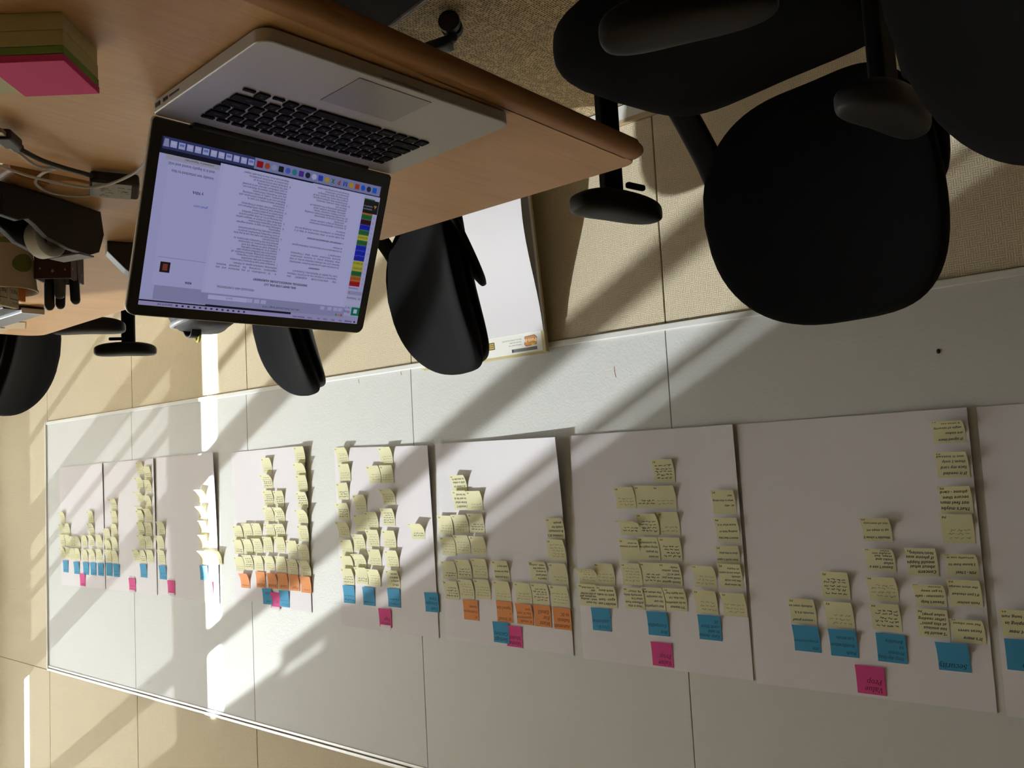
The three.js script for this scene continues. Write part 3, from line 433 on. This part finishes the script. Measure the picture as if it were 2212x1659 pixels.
  const glow = new THREE.RectAreaLight(lin(.62, .62, .95), .03, SW, SH); glow.position.set(0, sy + SH / 2, .0008); glow.rotation.y = Math.PI; lid.add(glow); glow.name = 'screen_glow';
}
function screenCanvas() {
  return canvas(1600, 1000, (c) => {
    const box = (x, y, w, h, f) => { c.fillStyle = f; c.fillRect(x, y, w, h); }, txt = (s, x, y, f, col = '#222', al = 'left') => { c.font = f; c.fillStyle = col; c.textAlign = al; c.fillText(s, x, y); };
    box(0, 0, 1600, 1000, '#20242e');
    // spreadsheet window behind, far left
    box(0, 24, 560, 900, '#e8e8ee'); box(0, 24, 560, 30, '#d4d4dc'); box(0, 60, 70, 60, '#0f9d58'); box(20, 76, 30, 30, '#fff'); txt('Shoppi', 80, 92, '26px sans-serif'); txt('File  Edi', 80, 118, '17px sans-serif', '#555'); box(0, 130, 400, 40, '#f2f2f4');
    txt('fx', 10, 190, 'italic 18px serif'); txt('Timestamp', 44, 190, '17px sans-serif'); box(0, 210, 300, 26, '#c9c9d0'); txt('A', 110, 230, '16px sans-serif', '#555'); txt('1', 12, 262, '14px sans-serif', '#777'); txt('Timestamp', 44, 262, '17px sans-serif');
    const rc = ['#e0231b', '#e8842a', '#3b8c3a', '#e9e33a', '#e9e33a', '#2337c8', '#2337c8', '#2337c8', '#3b8c3a', '#e9e33a', '#3b8c3a', '#2337c8', '#4a1a2a', '#3b8c3a', '#e8842a', '#3b8c3a', '#3b8c3a'];
    rc.forEach((k, i) => { const y = 272 + i * 37; box(40, y, 520, 36, k); txt(String(i + 2), 12, y + 25, '15px sans-serif', '#777'); txt('8/7/2015 ' + (8 + (i * 5) % 4) + ':' + (10 + (i * 13) % 49), 46, y + 25, '17px sans-serif', '#222'); });
    box(2, 800, 200, 92, '#2c2c22'); txt('Updating the post', 50, 832, '13px sans-serif', '#eee'); txt('Updated in just v', 50, 852, '13px sans-serif', '#eee'); c.fillStyle = '#d9b93a'; c.beginPath(); c.moveTo(14, 860); c.lineTo(28, 836); c.lineTo(42, 860); c.fill();
    // mail windows behind, far right
    box(1180, 34, 420, 870, '#dcdce6'); box(1480, 40, 120, 860, '#e9e9f4'); box(1180, 130, 360, 760, '#eeeef8'); box(1180, 40, 340, 88, '#c6c6d2'); txt('NDA', 1290, 168, 'bold 20px sans-serif'); box(1440, 210, 62, 64, '#3a2622'); box(1455, 222, 30, 40, '#a4563a'); box(1180, 300, 340, 3, '#bbb');
    txt('gmail.com>', 1260, 640, 'underline 18px sans-serif', '#4a3fd0'); txt('y NDA', 1300, 720, 'bold 22px serif'); txt('usually use (attached to this', 1250, 822, '20px serif'); txt('and it is legally sound and will', 1250, 862, '20px serif');
    box(1180, 874, 380, 30, '#e2e0d0'); txt('Connected to "RyanairTabs".', 1260, 896, '15px sans-serif');
    // document window
    box(130, 40, 1090, 880, '#f4f4fa'); box(130, 40, 1090, 74, '#c4c4d0'); c.fillStyle = '#e9574f'; for (const [i, k] of ['#e9574f', '#e5b23c', '#58b947'].entries()) { c.fillStyle = k; c.beginPath(); c.arc(150 + i * 22, 54, 7, 0, 7); c.fill(); }
    txt('nda_com_fixed_case.pdf (page 1 of 2)', 640, 66, '17px sans-serif', '#333', 'center'); for (const x of [150, 190, 240, 300]) box(x, 80, 34, 24, '#e9e9ef'); box(900, 76, 270, 28, '#fafaff'); txt('Search', 1000, 97, '16px sans-serif', '#999'); for (const x of [760, 810, 860]) box(x, 78, 38, 26, '#eeeef4');
    box(150, 118, 1050, 800, '#f8f8fe');
    txt('PRIVILEGED AND CONFIDENTIAL', 860, 168, '18px sans-serif'); txt('WAL-MART.COM USA, LLC', 675, 216, 'bold 20px sans-serif', '#222', 'center'); txt('INDIVIDUAL NONDISCLOSURE AGREEMENT', 675, 242, 'bold 20px sans-serif', '#222', 'center');
    const para = (x, y, w, lines) => lines.forEach((l, i) => { c.font = '17px sans-serif'; c.fillStyle = '#14141c'; c.textAlign = 'left'; const ws = l.split(' '), tw = ws.reduce((a, q) => a + c.measureText(q).width, 0), gap = i < lines.length - 1 && ws.length > 3 ? (w - tw) / (ws.length - 1) : 5; let xx = x; ws.forEach((q) => { c.fillText(q, xx, y + i * 20); xx += c.measureText(q).width + gap; }); });
    para(240, 290, 400, ['THIS NON-DISCLOSURE AGREEMENT (this', '"Agreement") is entered into as of [DATE] ("Effective', 'Date") by [NAME OF INDIVIDUAL] ("Individual").']); txt('AGREEMENT', 440, 362, 'bold 15px sans-serif', '#222', 'center');
    para(240, 390, 400, ['In connection with a proposed business relationship,', 'Walmart.com has allowed Individual access, or may', 'allow Individual access, to business information,', 'technical information and/or ideas ("Proprietary', 'Information").']);
    para(240, 506, 400, ['In consideration of such disclosures, Individual agrees', 'as follows:']); txt('1. PROPRIETARY INFORMATION DEFINED', 240, 562, 'bold 15px sans-serif');
    para(240, 600, 400, ['Any trade secret or other information or data of a', 'proprietary or confidential nature, including but not', 'limited to:']);
    ['(i)  technical or developmental information', '(ii)  marketing, pricing or customer service', '      information', '(iii)  business practices or relationships', '(iv)  Personally Identifiable Information (including', '      but not limited to customers\' names,', '      addresses, telephone numbers, email', '      addresses) pertaining to the customers of', '      Walmart.com', '(v)  designs, ideas, concepts, inventions,', '      technical know how, software programs,', '      program flow charts, file layouts, and all', '      record bearing media containing or', '      disclosing such information', '      financial and accounting information'].forEach((l, i) => txt(l, 240, 668 + i * 17, '15.5px sans-serif', '#14141c'));
    para(720, 290, 430, ['A.  In consideration of any disclosure and any', 'negotiations concerning the proposed business', 'relationship, Individual agrees as follows:']);
    ['1.  Individual shall hold Proprietary Information', '     in confidence and take reasonable', '     precautions to protect such Proprietary', '     Information (including, without limitation, all', '     precautions the Individual employs with', '     respect to its confidential materials);', '2.  Individual shall not divulge any such', '     Proprietary Information, or information', '     derived from the Proprietary Information, to', '     any third person;', '3.  Individual shall not make any use at any time', '     of such Proprietary Information except to', '     evaluate internally the proposed business', '     relationship;', '4.  Individual shall not copy or reverse engineer', '     any such Proprietary Information', '5.  Individual shall not export or reexport (within', '     the meaning of U.S. or other export control', '     laws or regulations) any such Proprietary', '     Information or product thereof', '6.  Individual shall promptly notify Walmart.com', '     of any unauthorized release of Proprietary', '     Information', '7.  Individual shall promptly turn over to', '     Walmart.com all Proprietary Information, and', '     all documents, copies, or media containing', '     any such Proprietary Information,', '     immediately upon request by Walmart.com,', '     or upon Individual\'s decision not to proceed', '     with the business relationship.', '8.  Individual shall strictly abide by all', '     instructions or restrictions provided by', '     Walmart.com from time to time with respect'].forEach((l, i) => txt(l, 720, 352 + i * 17.2, '16px sans-serif', '#14141c'));
    // menu bar and dock
    box(0, 0, 1600, 26, '#d9cfe2'); ['Preview', 'File', 'Edit', 'View', 'Go', 'Tools', 'Window', 'Help'].forEach((s, i) => txt(s, 50 + i * 62 + (i ? 24 : 0), 19, (i ? '' : 'bold ') + '16px sans-serif', '#222')); c.fillStyle = '#222'; c.beginPath(); c.arc(26, 13, 7, 0, 7); c.fill();
    txt('Wed 8:39 AM', 1390, 19, '16px sans-serif', '#222'); for (let i = 0; i < 13; i++) box(900 + i * 38, 8, 14, 11, '#444'); txt('\u2261', 1570, 20, '20px sans-serif');
    box(10, 930, 1400, 70, '#aab0c4'); box(1000, 930, 590, 70, '#4a5478');
    const dk = ['#2a7de0', '#3c3f46', '#3a78d8', '#e2572e', '#e8c23c', '#2f6fd0', '#d8392e', '#2f8f46', '#e8c84a', '#3a5fc8', '#f0f0f0', '#2a3340', '#6a3fa0', '#3aa89a', '#5f7fd0', '#181c20', '#c8ccd4', '#d8662e'];
    dk.forEach((k, i) => { c.fillStyle = k; c.beginPath(); if (i % 3) c.arc(60 + i * 50, 964, 19, 0, 7); else c.rect(42 + i * 50, 946, 36, 36); c.fill(); });
    const lt = 'WPX'; [[310, 'M', '#2a62c0'], [360, 'P', '#d04a2e'], [410, 'X', '#2f8f46']].forEach(([x, s, k]) => { box(x - 22, 940, 44, 48, '#aab0c4'); txt(s, x, 980, 'bold 44px sans-serif', k, 'center'); });
    box(940, 944, 44, 40, '#c8202a'); for (let i = 0; i < 11; i++) { box(1004 + i * 50, 946, 40, 38, '#dfe4f0'); box(1010 + i * 50, 962, 28, 14, i % 3 ? '#f6f6fa' : '#8fa8d8'); }
    c.fillStyle = '#c4c8d2'; c.beginPath(); c.moveTo(1556, 990); c.lineTo(1550, 944); c.lineTo(1586, 944); c.lineTo(1580, 990); c.fill();
  });
}

// ---------------------------------------------------------------- chairs
function makeChair(label) {
  const t = thing('task_chair', label, 'chair', [0, 0, 0], 0, 'black task chairs round the desks');
  mesh('seat', at(cushion(.25, .042, .228, .45, .45, (v) => { const k = v.z / .228; v.y -= .03 * Math.max(0, k) ** 3; v.y += .012 * (v.x / .25) ** 2; }), 0, .428, .05), mSeat, t);
  mesh('seat_shell', at(cushion(.225, .028, .205, .5, .5), 0, .385, .04), mShell, t);
  const bend = (v) => { const k = v.y / .235; const w = 1 - .20 * Math.max(0, -k) ** 1.6 - .12 * Math.max(0, k) ** 2.2; v.x *= w; v.z += .11 * (v.x / .25) ** 2 * .5 - .04 * k + .025 * (1 - k * k); };
  mesh('backrest', at(cushion(.25, .235, .03, .58, .50, bend, 48, 32), 0, .682, -.285), mSeat, t);
  mesh('back_shell', at(cushion(.235, .215, .012, .62, .6, bend, 48, 32), 0, .679, -.322), mShell, t);
  for (const s of [-1, 1]) {
    mesh('back_bracket', strap([[s * .15, .372, .06], [s * .22, .385, -.04], [s * .238, .44, -.13], [s * .232, .53, -.195], [s * .225, .61, -.24], [s * .20, .67, -.28], [s * .16, .69, -.305]], .06, .02, [1, 0, s * .3]), mShell, t);
    mesh('arm_post', merge([at(rbx(.026, .25, .05, .008), s * .288, .51, .04), strap([[s * .12, .372, .03], [s * .2, .365, .035], [s * .27, .38, .04], [s * .288, .42, .04]], .05, .022, [0, 0, 1], 24)]), mShell, t);
    mesh('armrest', at(cushion(.048, .026, .112, .55, .75, (v) => { const k = v.z / .112; v.x *= .86 + .2 * Math.max(0, k) - .1 * Math.max(0, -k); v.y += .008 * k * k; v.x += s * -.012 * Math.max(0, -k) ** 2; }), s * .288, .658, .03), mPad, t);
    mesh('arm_lever', at(rbx(.012, .012, .05, .004), s * .26, .622, .0), mShell, t);
  }
  mesh('gas_column', merge([at(new THREE.CylinderGeometry(.026, .026, .2, 20), 0, .31, 0), at(new THREE.CylinderGeometry(.036, .045, .16, 20), 0, .16, 0), at(rbx(.16, .05, .2, .012), 0, .375, 0)]), mBlack, t);
  for (let k = 0; k < 5; k++) {
    const a = k / 5 * 2 * Math.PI + .35, c = Math.cos(a), s = Math.sin(a);
    const leg = mesh('base_leg', strap([[.03 * c, .115, .03 * s], [.16 * c, .105, .16 * s], [.31 * c, .075, .31 * s]], .05, .03, [-s, 0, c], 16), mBlack, t);
    mesh('caster', merge([-1, 1].map((w) => at(new THREE.CylinderGeometry(.028, .028, .018, 20).rotateX(Math.PI / 2).rotateY(-a), .31 * c - s * .016 * w, .0285, .31 * s + c * .016 * w)).concat([at(rbx(.03, .03, .03, .01), .31 * c, .06, .31 * s)])), mBlack, leg);
  }
  return t;
}
const chair0 = makeChair('black task chair facing out beside the desk corner, its whole backrest against the wall panels');
chair0.position.set(.645, 0, 1.02); chair0.rotation.y = .2;
const dupChair = (label, x, z, turn, drop = 0) => { const c = chair0.clone(); c.name = numbered('task_chair'); scene.add(c); c.position.set(x, 0, z); c.rotation.y = turn; c.userData = { ...chair0.userData, label }; if (drop) for (const k of c.children) if (/^arm/.test(k.name)) k.position.y -= drop; return c; };
dupChair('black task chair whose backrest stands before the leaning easel pad', 1.745, 1.03, .42, .08);
dupChair('black task chair behind the laptop screen, with the backpack on its seat', 2.43, 1.03, .40, .08);
{ const c = dupChair('black task chair turned to the wall at the far end of the desk with cups', 3.07, 1.06, 3.785); for (const k of c.children) if (/^arm/.test(k.name) && new THREE.Box3().setFromObject(k).getCenter(V()).z > 1.09) k.position.y -= .13; }
dupChair('black task chair closest to the photographer, its grey arm pad at the picture edge', .36, 1.75, 1.2, .05);

// backpack on the third chair
const bag = thing('backpack', 'black backpack with a grey rim and yellow loop on a chair seat behind the laptop', 'backpack', [2.50, .497, .99], .3);
mesh('body', at(cushion(.15, .105, .10, .6, .7, (v) => { v.x += .006 * Math.sin(40 * v.y + 9 * v.x); v.z += .006 * Math.sin(30 * v.x + 25 * v.y); }), 0, .105, 0), std(lin(.02, .02, .024), .6), bag);
mesh('rim', at(new THREE.TorusGeometry(.1, .01, 10, 40).rotateX(1.35).scale(1.1, 1, .8), 0, .165, .015), std(lin(.45, .46, .48), .4), bag);
mesh('strap', strap([[-.05, .19, .03], [-.03, .225, .035], [.01, .22, .04], [.03, .18, .05]], .03, .008, [0, 0, 1], 20), std(lin(.02, .02, .024), .6), bag);
mesh('loop', caps([[-.035, .19, .02], [-.03, .225, .02], [-.005, .24, .02], [.02, .225, .02], [.02, .19, .02]], .005, 40), std(lin(.62, .60, .08), .6), bag);
// ---------------------------------------------------------------- easel pad leaning on the wall
const pad = thing('easel_pad', 'large white easel pad leaning against the fabric wall, printed header on top', 'easel pad', [2.19, 0, .109]);
{
  const g = new THREE.Group(); g.name = 'block'; // leaning plane: local y up the pad
  const Wp = .635, Hp = .79, lean = -.095, R = (geo) => geo.rotateX(lean);
  const header = canvas(1024, 140, (c) => {
    c.fillStyle = '#efeee9'; c.fillRect(0, 0, 1024, 140); c.fillStyle = '#c9bd86'; c.fillRect(0, 0, 1024, 9); c.fillRect(0, 0, 22, 140);
    c.fillStyle = '#e3902f'; c.beginPath(); c.moveTo(60, 60); c.lineTo(140, 52); c.lineTo(150, 66); c.lineTo(142, 116); c.lineTo(70, 120); c.lineTo(54, 100); c.fill(); c.strokeStyle = '#5a3f78'; c.lineWidth = 4; c.stroke(); c.fillStyle = '#e8d23c'; c.beginPath(); c.moveTo(64, 64); c.lineTo(110, 44); c.lineTo(96, 66); c.fill();
    c.fillStyle = '#fff7e0'; c.font = 'bold 30px sans-serif'; c.fillText('Post-it', 58, 100); c.fillStyle = '#555'; c.font = '12px sans-serif'; c.fillText('Tabletop Easel Pad', 170, 74); c.fillText('Chevalet de table', 170, 92); c.fillText('Bloc de conferencia portatil', 170, 110);
    c.fillStyle = '#5e4414'; c.fillRect(380, 62, 76, 50); c.fillStyle = '#d8c23a'; for (let i = 0; i < 3; i++) for (let j = 0; j < 3; j++) c.fillRect(388 + i * 16, 70 + j * 13, 13, 8);
    c.fillStyle = '#6d6a66'; c.fillRect(60, 22, 190, 22); c.fillStyle = '#222'; c.fillRect(238, 22, 14, 22); c.fillStyle = '#8c8478'; c.fillRect(470, 40, 60, 60); c.fillStyle = '#6d6a66'; c.fillRect(700, 22, 190, 22);
  });
  mesh('backing', R(at(rbx(Wp + .004, Hp + .004, .006, .003), 0, Hp / 2 + .003, -.012)), std(lin(.55, .44, .22), .8), pad);
  mesh('page_block', R(at(rbx(Wp, Hp - .075, .014, .002), 0, (Hp - .075) / 2, -.002)), std(lin(.72, .71, .72), .9), pad);
  const hg = new THREE.BoxGeometry(Wp, .075, .012); mesh('header', R(at(hg, 0, Hp - .0375, -.003)), [0, 1, 2, 3, 4, 5].map((i) => i === 4 ? std(0xffffff, .5, { map: (() => { const t = ctex(header); t.wrapS = t.wrapT = THREE.ClampToEdgeWrapping; return t; })() }) : std(lin(.6, .52, .3), .8)), pad);
  const sg = gridSheet(8, 16, (u, v) => [-Wp / 2 + Wp * u, (Hp - .078) * (1 - v), .0062 + .045 * Math.sin(Math.PI * Math.min(1, v * .9)) ** 2 * (.25 + .75 * (1 - u) ** 1.5) * (v > .05 ? 1 : v / .05)], .0006); sg.rotateX(lean); sg.computeVertexNormals();
  mesh('top_page', sg, mPaper, pad);
}

// ---------------------------------------------------------------- things on the desks
const padStack = [[.0, .017, 'y', 'bottom'], [.017, .032, 'y', 'middle'], [.032, .0395, 'g', 'green'], [.0395, .047, 'p', 'pink']];
{
  const mEdge = { y: std(lin(.62, .55, .26), .9), g: std(lin(.25, .42, .10), .9), p: std(lin(.80, .07, .26), .85) };
  const lab = { bottom: 'thick pale yellow sticky pad at the bottom of the stack under the pink pad', middle: 'pale yellow sticky pad between the bottom pad and the green pad', green: 'green sticky pad just under the pink pad on the desk', pink: 'pink sticky pad on top of the stack of pads on the desk' };
  padStack.forEach(([a, b, k, w], i) => { const m = mesh('sticky_pad', rbx(.076, b - a - .0003, .076, .0008, 1), mEdge[k]); m.position.set(.874 + .0006 * i, YD + (a + b) / 2, 2.111 - .0008 * i); m.rotation.y = .83 + .004 * i; tag(m, lab[w], 'sticky pad', 'sticky pads stacked on the desk'); });
  const m = mesh('sticky_pad', rbx(.076, .018, .076, .0008, 1), std(lin(.66, .64, .40), .9)); m.position.set(.985, YD + .009, 2.135); m.rotation.y = .83; tag(m, 'pale sticky pad lying flat beside the pink-topped stack', 'sticky pad');
}
// cables and adapter
const mCableW = std(lin(.55, .54, .50), .5), mCableB = std(lin(.014, .013, .015), .5);
const hdmi = thing('video_cable', 'black video cable with a wide metal-tipped plug lying across the desk', 'cable', [0, 0, 0]);
mesh('cord', caps([[1.166, YD + .018, 2.022], [1.182, YD + .020, 1.992], [1.203, YD + .017, 1.952], [1.222, YD + .012, 1.918], [1.232, YD + .010, 1.897]], .0035), mCableB, hdmi);
mesh('plug', at(merge([rbx(.022, .014, .038, .004), at(rbx(.013, .010, .02, .003), 0, 0, -.026)]).rotateY(-.85), 1.146, YD + .015, 2.045), mCableB, hdmi);
mesh('plug_tip', at(rbx(.016, .006, .014, .001).rotateY(-.85), 1.128, YD + .016, 2.063), std(lin(.35, .3, .2), .35, { metalness: .8 }), hdmi);
const adapter = thing('video_adapter', 'small black adapter box with a worn silver label beside the laptop', 'adapter', [1.238, YD + .006, 1.868], -1.18); adapter.rotation.order = 'YXZ'; adapter.rotation.x = .42;
mesh('case', at(rbx(.066, .022, .036, .005), 0, .0112, 0), mCableB, adapter);
mesh('label', at(rbx(.052, .0006, .031, .0002), .004, .0223, 0), std(0xffffff, .35, { map: ctex(canvas(256, 128, (c) => { c.fillStyle = '#b7bcbe'; c.fillRect(0, 0, 256, 128); c.strokeStyle = '#5a5e62'; for (let i = 0; i < 26; i++) { c.lineWidth = rr(1, 6); c.beginPath(); const x = rr(20, 200), y = rr(20, 100); c.moveTo(x, y); c.lineTo(x + rr(-40, 60), y + rr(-16, 16)); c.stroke(); } })) }), adapter);
tag(mesh('thin_cable', caps([[.985, YD + .014, 1.938], [1.06, YD + .012, 1.90], [1.15, YD + .02, 1.88], [1.235, YD + .025, 1.90], [1.255, YD + .022, 1.93], [1.255, YD + .02, 1.98], [1.225, YD + .02, 2.05], [1.2, YD + .02, 2.12], [1.19, YD + .02, 2.25]], .0021, 120), mCableW), 'thin white cable running from the laptop past the adapter along the desk seam', 'cable');
tag(mesh('thin_cable', caps([[1.262, YD + .012, 1.845], [1.30, YD + .006, 1.85], [1.35, YD + .006, 1.875], [1.355, YD + .006, 1.91], [1.32, YD + .008, 1.945], [1.26, YD + .01, 1.958], [1.23, YD + .012, 1.955], [1.215, YD + .016, 1.962], [1.21, YD + .02, 1.985], [1.19, YD + .012, 2.02], [1.165, YD + .008, 2.08], [1.16, YD + .004, 2.2]], .0021, 140), mCableW), 'thin white cable looping round the black video cable and adapter', 'cable');

// tape dispenser
const tape = thing('tape_dispenser', 'black desk tape dispenser with a roll of clear tape, front of the cup', 'tape dispenser', [1.425, YD, 1.897], 0);
{
  // outline along its length: x here runs from the heel to the nose
  const side = [[-.082, .004], [.10, .004], [.10, .05], [.072, .052], [.055, .045], [.040, .052], [.02, .066], [-.02, .076], [-.06, .078], [-.078, .070], [-.088, .04]];
  const t = new THREE.Group(); t.name = 'body'; t.rotation.y = -1.92; tape.add(t);
  for (const s of [-1, 1]) mesh('side_wall', at(prism(side, .012, .002), 0, 0, s * .032), mBlack, t);
  mesh('core', at(prism([[-.08, .004], [.1, .004], [.1, .046], [.06, .03], [-.02, .02], [-.06, .03], [-.074, .06]], .052, .001), 0, 0, 0), mBlack, t);
  const roll = mesh('tape_roll', at(new THREE.LatheGeometry([[.0135, -.0125], [.029, -.0125], [.030, -.0115], [.030, .0115], [.029, .0125], [.0135, .0125], [.0135, -.0125]].map(([a, b]) => new THREE.Vector2(a, b)), 48).rotateX(Math.PI / 2), -.008, .060, 0), std(lin(.62, .60, .50), .35), t);
  mesh('top_cap', at(rbx(.03, .003, .066, .001), -.058, .0795, 0), std(lin(.22, .21, .20), .5), t);
}
// paper cup holding packets
const cup = thing('paper_cup', 'beige paper cup with a green printed band beside the red star box', 'cup', [1.675, YD, 1.858]);
{
  const cc = canvas(512, 256, (c) => { c.fillStyle = '#cdbda2'; c.fillRect(0, 0, 512, 256); c.fillStyle = '#7f8a4c'; c.fillRect(0, 206, 512, 26); c.fillStyle = '#cdbda2'; c.font = 'bold 18px sans-serif'; for (let i = 0; i < 6; i++) c.fillText('\u2665 \u25c6 \u25cf', 10 + i * 86, 226); c.fillStyle = '#6d7d3a'; c.beginPath(); c.ellipse(360, 120, 34, 46, .5, 0, 7); c.fill(); });
  const prof = [[.0005, .004], [.036, .004], [.037, 0], [.0385, .0], [.0485, .096], [.0503, .0975], [.0505, .1005], [.0488, .101], [.0472, .096], [.0372, .008], [.0005, .008]];
  const g = new THREE.LatheGeometry(prof.map(([a, b]) => new THREE.Vector2(a, b)), 48), p = g.attributes.position, uv = g.attributes.uv; for (let i = 0; i < p.count; i++) uv.setY(i, p.getY(i) / .101);
  mesh('wall', g, std(0xffffff, .7, { map: ctex(cc) }), cup);
}
const inCup = (name, label, cat, w, h, t, dx, dz, y, col, turn, map) => { const m = mesh(name, rbx(w, h, t, .001, 1), map || std(col, .8)); m.position.set(1.675 + dx, YD + y - .022, 1.858 + dz); m.rotation.y = turn; tag(m, label, cat); return m; };
inCup('sticky_pad', 'blue sticky pad standing in the paper cup', 'sticky pad', .04, .1, .008, .012, .018, .084, lin(.06, .3, .6), 1.0);
inCup('sticky_pad', 'orange sticky pad standing in the paper cup beside the printed packet', 'sticky pad', .04, .1, .008, .012, -.02, .084, lin(.85, .26, .05), 1.0);
{
  const pc = canvas(256, 320, (c) => { c.fillStyle = '#d9c8a4'; c.fillRect(0, 0, 256, 320); c.strokeStyle = '#5a5040'; c.lineWidth = 4; c.fillStyle = '#4a4234'; for (const x of [8, 170]) { c.strokeRect(x, 40, 118, 70); c.font = 'bold 30px sans-serif'; c.fillText('Post-it', x + 10, 86); } c.font = '15px sans-serif'; c.fillText('Super Sticky', 12, 26); });
  const t = ctex(pc); t.wrapS = t.wrapT = THREE.ClampToEdgeWrapping;
  inCup('packet', 'tan printed packet of sticky notes standing in the paper cup', 'packet', .046, .12, .010, .0, -.001, .09, null, 1.0 - Math.PI / 1, std(0xffffff, .8, { map: t }));
}
// red star box with markers
const starBox = thing('pen_box', 'dark red card box printed with gold stars, holding black markers', 'box', [1.644, YD, 1.78], .75);
{
  const sc = canvas(256, 256, (c) => { c.fillStyle = '#3a1514'; c.fillRect(0, 0, 256, 256); c.fillStyle = '#c79a55'; const star = (x, y, r) => { c.beginPath(); for (let i = 0; i < 10; i++) { const a = i * Math.PI / 5 - Math.PI / 2, q = i % 2 ? r * .42 : r; c.lineTo(x + q * Math.cos(a), y + q * Math.sin(a)); } c.fill(); }; for (const [x, y, r] of [[40, 50, 10], [128, 44, 15], [215, 60, 11], [50, 150, 10], [130, 170, 13], [210, 180, 9], [80, 225, 11], [180, 230, 10]]) star(x, y, r); });
  const mStar = std(0xffffff, .45, { map: ctex(sc) }), w = .063, h = .078, t = .0025;
  for (let k = 0; k < 4; k++) { const g = new THREE.BoxGeometry(w, h, t); g.translate(0, h / 2, w / 2 - t / 2); g.rotateY(k * Math.PI / 2); mesh('side_wall', g, mStar, starBox); }
  mesh('bottom', at(new THREE.BoxGeometry(w - .004, .003, w - .004), 0, .0015, 0), mBlack, starBox);
  mesh('inner_lining', merge([0, 1, 2, 3].map((k) => { const g = new THREE.BoxGeometry(w - .006, h - .002, .0012); g.translate(0, h / 2 + .0015, w / 2 - t - .0008); g.rotateY(k * Math.PI / 2); return g; })), std(lin(.6, .58, .55), .8), starBox);
}
const penSpots = [[-.022, .012, .11, -.1, 'grey-capped marker standing nearest the paper cup in the star box', .13, 1], [-.002, -.006, .05, .06, 'black marker in the middle of the star box', .15, 0], [.006, .020, -.05, .02, 'tall black marker leaning across the middle of the star box', .155, 0], [.026, -.004, -.12, -.08, 'grey-capped marker leaning out of the open side of the star box', .135, 1], [-.026, -.018, .16, -.16, 'thin black pen tilted out behind the markers in the star box', .14, 0]];
for (const [dx, dz, rz, rx, label, L0, grey] of penSpots) {
  const L = L0 * .82;
  const p = thing('marker_pen', label, 'pen', [1.644 + dx * .8, YD + .006, 1.78 + dz * .8]); p.rotation.set(rx * .5, 0, -rz * .5);
  mesh('barrel', at(caps([[0, .009, 0], [0, L * .62, 0]], .0075, 6, 14), 0, 0, 0), mCableB, p);
  mesh('cap', at(merge([caps([[0, L * .62, 0], [0, L - .008, 0]], .0086, 6, 14), at(rbx(.005, L * .3, .004, .001), .0095, L * .78, 0)]), 0, 0, 0), grey ? std(lin(.10, .10, .10), .5) : std(lin(.012, .012, .014), .3), p);
}
// black wedge with a green stripe, half behind the screen
const wedge = thing('stapler', 'black wedge-shaped stapler with a green stripe half hidden by the laptop screen', 'stapler', [1.60, YD, 1.655], 0);
{
  const t = new THREE.Group(); t.name = 'body'; t.rotation.y = -1.2; wedge.add(t);
  mesh('shell', prism([[-.05, .002], [.06, .002], [.06, .01], [.035, .072], [.02, .078], [-.02, .05], [-.05, .018]].map(([x, y]) => [-x, y]), .045, .003), new THREE.MeshPhysicalMaterial({ color: lin(.012, .012, .012), roughness: .3 }), t);
  mesh('stripe', at(rbx(.05, .012, .047, .002).rotateZ(-.0), -.012, .052, 0), std(lin(.01, .12, .04), .4), t);
}
// grey slab propped on a dark case at the desk end, with two card scraps
const slabT = thing('flat_case', 'grey metal flat case with a black tray near the far desk corner', 'case', [2.45, YD, 1.575], -.05);
mesh('lid', at(rbx(.27, .013, .055, .003), 0, .0125, 0), std(lin(.30, .31, .34), .35, { metalness: .5 }), slabT);
mesh('lid_edge', at(rbx(.012, .0134, .056, .002), -.13, .0125, 0), std(lin(.5, .5, .52), .35, { metalness: .5 }), slabT);
mesh('tray', at(rbx(.24, .012, .1, .003), -.01, .0062, .02), mBlack, slabT);
for (const [x, z, a, l] of [[2.62, 1.50, .35, 'tan card scrap lying by the far desk edge'], [2.74, 1.51, .1, 'pale card scrap lying at the far desk corner']]) { const m = mesh('card_scrap', rbx(.12, .0015, .05, .0005, 1), std(lin(.55, .42, .24), .8)); m.position.set(x, YD + .0012, z); m.rotation.y = a; tag(m, l, 'card'); }

scene.traverse((o) => { if (o.isMesh) { o.castShadow = true; o.receiveShadow = true; } });
renderer.render(scene, camera);
